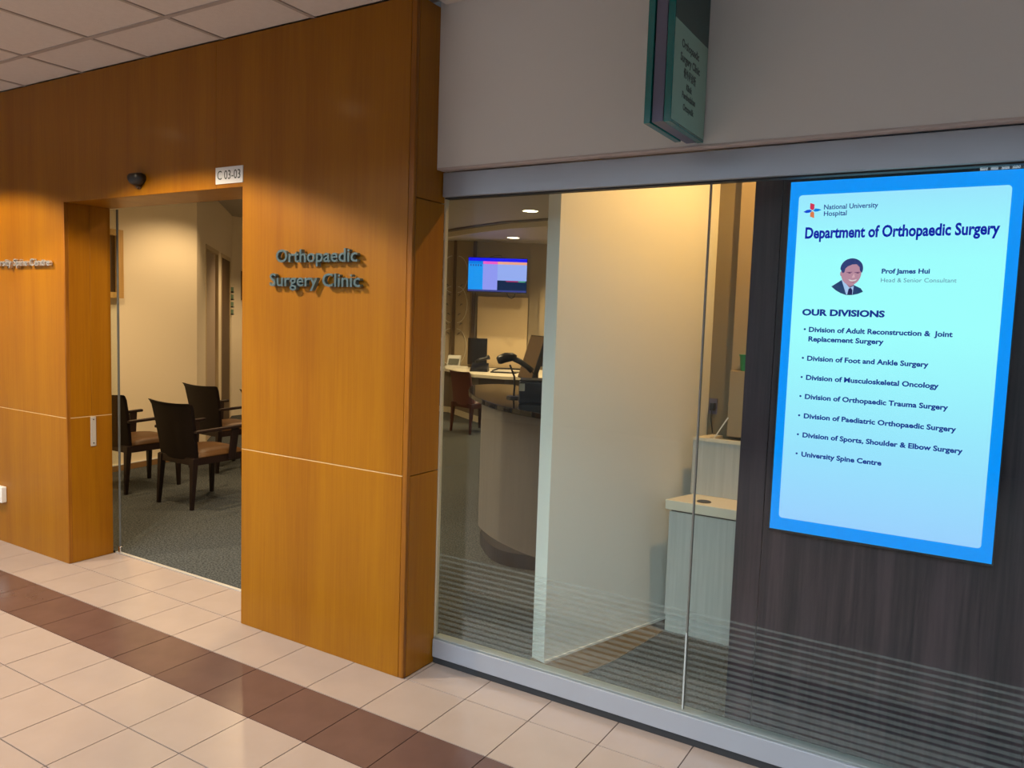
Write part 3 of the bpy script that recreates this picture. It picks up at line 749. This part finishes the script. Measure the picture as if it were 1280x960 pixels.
# ------------------------------------------------------------------ reception desk
def closed_spline(pts, n=6):
    out = []
    N_ = len(pts)
    for i in range(N_):
        p0, p1, p2, p3 = [Vector((*pts[(i+k-1)%N_],0)) for k in range(4)]
        for s_ in range(n):
            t = s_/n; v = .5*((2*p1)+(-p0+p2)*t+(2*p0-5*p1+4*p2-p3)*t*t+(-p0+3*p1-3*p2+p3)*t**3); out.append((v.x,v.y))
    return out
top = [(.80,2.80),(.90,2.60),(1.12,2.27),(1.44,1.94),(1.77,1.69),(2.12,1.54),(2.45,1.50),(2.72,1.55)]
# smooth the front curve then close with an inner edge
def spline(pts, n=5):
    out = []; P_ = [Vector((*p,0)) for p in pts]; P_ = [P_[0]*2-P_[1]] + P_ + [P_[-1]*2-P_[-2]]
    for i in range(1, len(P_)-2):
        p0, p1, p2, p3 = P_[i-1:i+3]
        for s_ in range(n):
            t = s_/n; v = .5*((2*p1)+(-p0+p2)*t+(2*p0-5*p1+4*p2-p3)*t*t+(-p0+3*p1-3*p2+p3)*t**3); out.append((v.x,v.y))
    out.append(tuple(pts[-1])); return out
r = thing('reception_desk', 'curved taupe reception desk with a glossy black top', 'desk')
front = spline(top)
inner = [(2.72,2.10),(2.35,2.14),(2.00,2.25),(1.66,2.45),(1.35,2.72),(1.14,3.00),(1.00,3.10),(.86,3.02)]
part('desk_top', MB().prism(front + inner, .965, 1.0), M_blackg, r, bevel=.004)
bf = spline([(1.36,2.14),(1.43,1.98),(1.66,1.79),(1.90,1.66),(2.14,1.575),(2.45,1.54),(2.70,1.59)])
part('desk_body', MB().prism(bf + [(2.70,1.80),(2.45,1.80),(2.18,1.84),(1.95,1.94),(1.74,2.08),(1.60,2.22),(1.50,2.22)], .09, .965), M_desk, r)
kf = spline([(1.42,2.08),(1.50,1.90),(1.68,1.70),(1.84,1.585),(1.98,1.565),(2.14,1.60),(2.45,1.60),(2.70,1.64)])
part('kick_plate', MB().prism(kf + [(2.70,1.80),(2.45,1.80),(2.18,1.84),(1.95,1.94),(1.74,2.08),(1.60,2.18)], 0, .09), mat('dark_kick_plate', (.008,.006,.007), .5), r)
part('inner_worktop', MB().prism([(1.12,3.04),(1.38,2.74),(1.68,2.47),(2.02,2.27),(2.72,2.12),(2.72,2.72),(2.2,3.0),(1.5,3.75),(1.0,3.55)], .70,.735), M_ctop, r)
part('desk_leg', MB().prism([(1.45,3.45),(1.52,3.40),(1.58,3.47),(1.50,3.52)], 0,.70), M_desk, r)
part('desk_leg', MB().prism([(1.02,2.72),(1.14,2.60),(1.20,2.68),(1.08,2.80)], 0,.965), M_desk, r)

# barcode scanner on a gooseneck stand
r = thing('barcode_scanner', 'black scanner gun on a gooseneck stand on the reception desk', 'scanner', (1.575,2.17,1.0))
RTf = Vector((RT.x,RT.y,0)).normalized(); FWf = Vector((FW.x,FW.y,0)).normalized()
part('stand_base', MB().cyl((0,0,0), .055,.05,0,.014,24), M_black, r, smooth=False)
def rp(a, z, f=0): v = RTf*a + FWf*f; return (v.x, v.y, z)
part('gooseneck', MB().tube([rp(0,.01),rp(.004,.08),rp(.0,.15),rp(-.02,.20),rp(-.035,.235)], .007, 10), M_black, r, smooth=True)
part('scanner_head', MB().tube([rp(-.125,.262,-.02),rp(-.11,.268,-.02),rp(-.07,.285,-.01),rp(-.02,.292,0),rp(.01,.285,0)], [.022,.032,.035,.030,.020], 12), M_black, r, smooth=True)
part('scanner_grip', MB().tube([rp(-.01,.280,0),rp(.04,.258,0),rp(.09,.225,0),rp(.125,.195,0)], [.020,.020,.019,.022], 12), mat('charcoal_plastic', (.03,.034,.036), .4), r, smooth=True)
part('cable', MB().tube([rp(.12,.20,0),rp(.15,.15,.02),rp(.17,.06,.05),rp(.18,.012,.08)], .004, 8), M_black, r, smooth=True)
# label printer
r = thing('label_printer', 'dark blue-grey printer box on the reception desk beside the white partition', 'printer', (1.86,2.03,1.0), math.radians(28))
part('printer_body', MB().box(-.135,.12,-.10,.10,0,.150), M_navy, r, bevel=.012)
part('printer_lid', MB().box(-.130,.115,-.095,.095,.151,.160), M_black, r, bevel=.004)
part('white_sticker', MB().box(-.131,-.095,-.1015,-.1002,.085,.135), mat('pale_sticker', (.40,.45,.42), .5), r)
part('panel_dot', MB().cyl((.09,-.1005,.03), .004,.004,-.001,.001,10,'y'), M_plast, r)
# monitors behind the desk
def monitor(name, label, loc, rz, tilt, w, h, face, stand=.12, roll=0):
    t = thing(name, label, 'monitor', loc, rz)
    part('stand_base', MB().box(-w*.22,w*.22,-.07,.09,0,.012), M_black, t, bevel=.004)
    part('stand_neck', MB().box(-.02,.02,.03,.05,.012,stand+h*.5), M_black, t, bevel=.003)
    Mx = Matrix.Translation((0,0,stand+h/2)) @ Matrix.Rotation(roll,4,'Y') @ Matrix.Rotation(tilt,4,'X')
    sh = part('monitor_shell', MB().box(-w/2,w/2,-.012,.028,-h/2,h/2).xf(Mx), M_black, t, bevel=.004)
    part('screen', MB().box(-w/2+.008,w/2-.008,-.0135,-.012,-h/2+.008,h/2-.008).xf(Mx), face, sh)
    return t
M_off = mat('tan_reflection_screen', (.13,.085,.045), .35)  # tan wall reflection put into the switched-off screen's colour
monitor('monitor', 'tilted monitor with tan glare on the reception desk, behind the scanner', (1.27,2.95,.735), math.radians(-40), math.radians(-17), .34, .37, M_off, .33)
monitor('monitor', 'black monitor beside the white partition behind the printer', (1.30,3.42,.735), math.radians(30), math.radians(-6), .40, .23, M_black, .42)

# ------------------------------------------------------------------ back counter with its things
r = thing('back_counter', 'long cream-topped counter along the back of the reception', 'counter')
fe = [(-3.55,7.62),(-2.99,7.45),(-1.985,6.894),(-1.523,6.90),(-.75,7.15)]
fe = [(-3.65,7.60),(-2.993,7.553),(-1.985,6.894),(-1.50,6.92),(-.9,7.30)]
bk = [(-1.55,8.80),(-2.6,8.30),(-3.65,7.68)]
part('counter_top', MB().prism(fe + bk, .672, .72), M_ctop, r, bevel=.004)
fi = [(-3.6,7.66),(-2.96,7.65),(-1.955,6.99),(-1.52,7.02),(-.98,7.36)]
part('counter_body', MB().prism(fi + [(-1.58,8.72),(-2.6,8.24),(-3.58,7.70)], .09, .672), M_cab, r)
part('plinth', MB().prism([(x+.01,y-.02) for x,y in fi] + [(-1.58,8.72),(-2.6,8.24),(-3.58,7.70)], 0, .088), mat('pale_plinth', (.55,.48,.34), .5), r)
mid = Vector((-2.5,7.65,.72))
r = thing('desk_clock', 'small white tilted display unit on the back counter', 'clock', (-2.90,7.66,.72), math.radians(24))
r.scale = (1.25,1.25,1.3)
part('clock_body', MB().hexa([(-.085,-.05,0),(.085,-.05,0),(.085,.05,0),(-.085,.05,0)],[(-.075,.02,.16),(.095,.02,.16),(.095,.05,.16),(-.075,.05,.16)]), M_plast, r, bevel=.005)
part('clock_screen', MB().hexa([(-.06,-.042,.05),(.065,-.042,.05),(.065,-.030,.05),(-.06,-.030,.05)],[(-.055,-.012,.12),(.075,-.012,.12),(.075,0,.12),(-.055,0,.12)]), mat('lcd_grey', (.10,.11,.09), .3), r)
part('clock_foot', MB().box(-.09,.20,-.075,-.052,0,.035), M_plast, r, bevel=.003)
monitor('monitor', 'dark monitor on the back counter beside the white display unit', (-2.52,7.78,.72), math.radians(35), math.radians(-4), .31, .42, M_black, .08)
r = thing('desk_telephone', 'black telephone on the back counter below the television', 'telephone', (-2.25,7.45,.72), math.radians(25))
part('phone_base', MB().hexa([(-.14,-.10,0),(.14,-.10,0),(.14,.10,0),(-.14,.10,0)],[(-.13,-.09,.05),(.13,-.09,.05),(.13,.10,.13),(-.13,.10,.13)]), M_black, r, bevel=.006)
part('handset', MB().tube([(-.05,-.05,.15),(.0,0,.185),(.08,.06,.20),(.13,.09,.22)], [.03,.022,.022,.04], 10), M_black, r, smooth=True)
r = thing('paper_tray', 'flat dark tray with papers on the back counter', 'tray', (-1.85,7.55,.72), math.radians(20))
part('tray_base', MB().box(-.20,.20,-.12,.12,0,.02), M_black, r, bevel=.003)
part('paper', MB().box(-.16,.12,-.105,.10,.021,.026), M_plast, r)
part('tray_arm', MB().tube([(-.2,0,.02),(-.1,0,.06),(.1,0,.065),(.25,0,.06)], .012, 8), M_black, r)

dc = arm_chair('side_chair', 'oxblood leather side chair drawn up to the back counter', M_mah, M_red, M_red, False)
dc.location = (-1.46,6.21,0); dc.rotation_euler = (0,0,math.radians(-17))

# ------------------------------------------------------------------ television
tp = Vector((-2.375,8.075,2.235)); r = thing('television', 'wall television with blue and lilac columns above the back counter', 'television', tp, math.radians(31.3))
tw, th = .48, .282
part('tv_body', MB().box(-tw,tw,0,.045,-th,th), M_black, r, bevel=.004)
def tv(x0, x1, z0, z1, col, name='screen_area'):
    part(name, MB().box(-tw+.01+x0*(2*tw-.02), -tw+.01+x1*(2*tw-.02), -.0015, -.0002, th-.01-z1*(2*th-.03), th-.01-z0*(2*th-.03)), emit('tv_colour', col, 1), r)
tv(0,1,0,.10,(.01,.01,1.0)); tv(0,.25,.10,.18,(.0,.22,.85)); tv(.25,.5,.10,.18,(1.0,.12,.65)); tv(.5,1,.10,.18,(1.0,.42,.30))
tv(0,.25,.18,.95,(.01,.34,1.0)); tv(.25,.5,.18,.95,(.33,.35,1.0)); tv(.5,1,.18,.66,(.36,.46,1.0)); tv(.5,1,.66,.95,(.005,.02,.07)); tv(0,1,.95,1,(.05,.06,.28))
tv2 = emit('tv_text', (.02,.08,.45), 1)
for k in range(5):
    part('screen_digit', MB().box(-tw+.04+k*.04, -tw+.06+k*.04, -.0025,-.0016, th-.145, th-.115), tv2, r)
part('screen_strip', MB().box(.14,.34,-.0025,-.0016,-.10,-.085), emit('tv_red', (.5,.02,.15), 1), r)
part('screen_strip', MB().box(.34,.45,-.0025,-.0016,-.10,-.085), emit('tv_green', (.1,.5,.25), 1), r)
part('wall_mount', MB().box(-.15,.15,.045,.20,-.1,.1), M_black, r)
part('cable', MB().tube([(.16,.02,-th),(.19,.02,-th-.06),(.24,.02,-th-.085),(.285,.02,-th-.05),(.29,.02,-th)], .006, 8), M_black, r, smooth=True)
part('cable', MB().tube([(-.14,.03,th),(-.06,.03,th+.03),(.05,.03,th+.035),(.07,.03,th)], .006, 8), M_black, r, smooth=True)
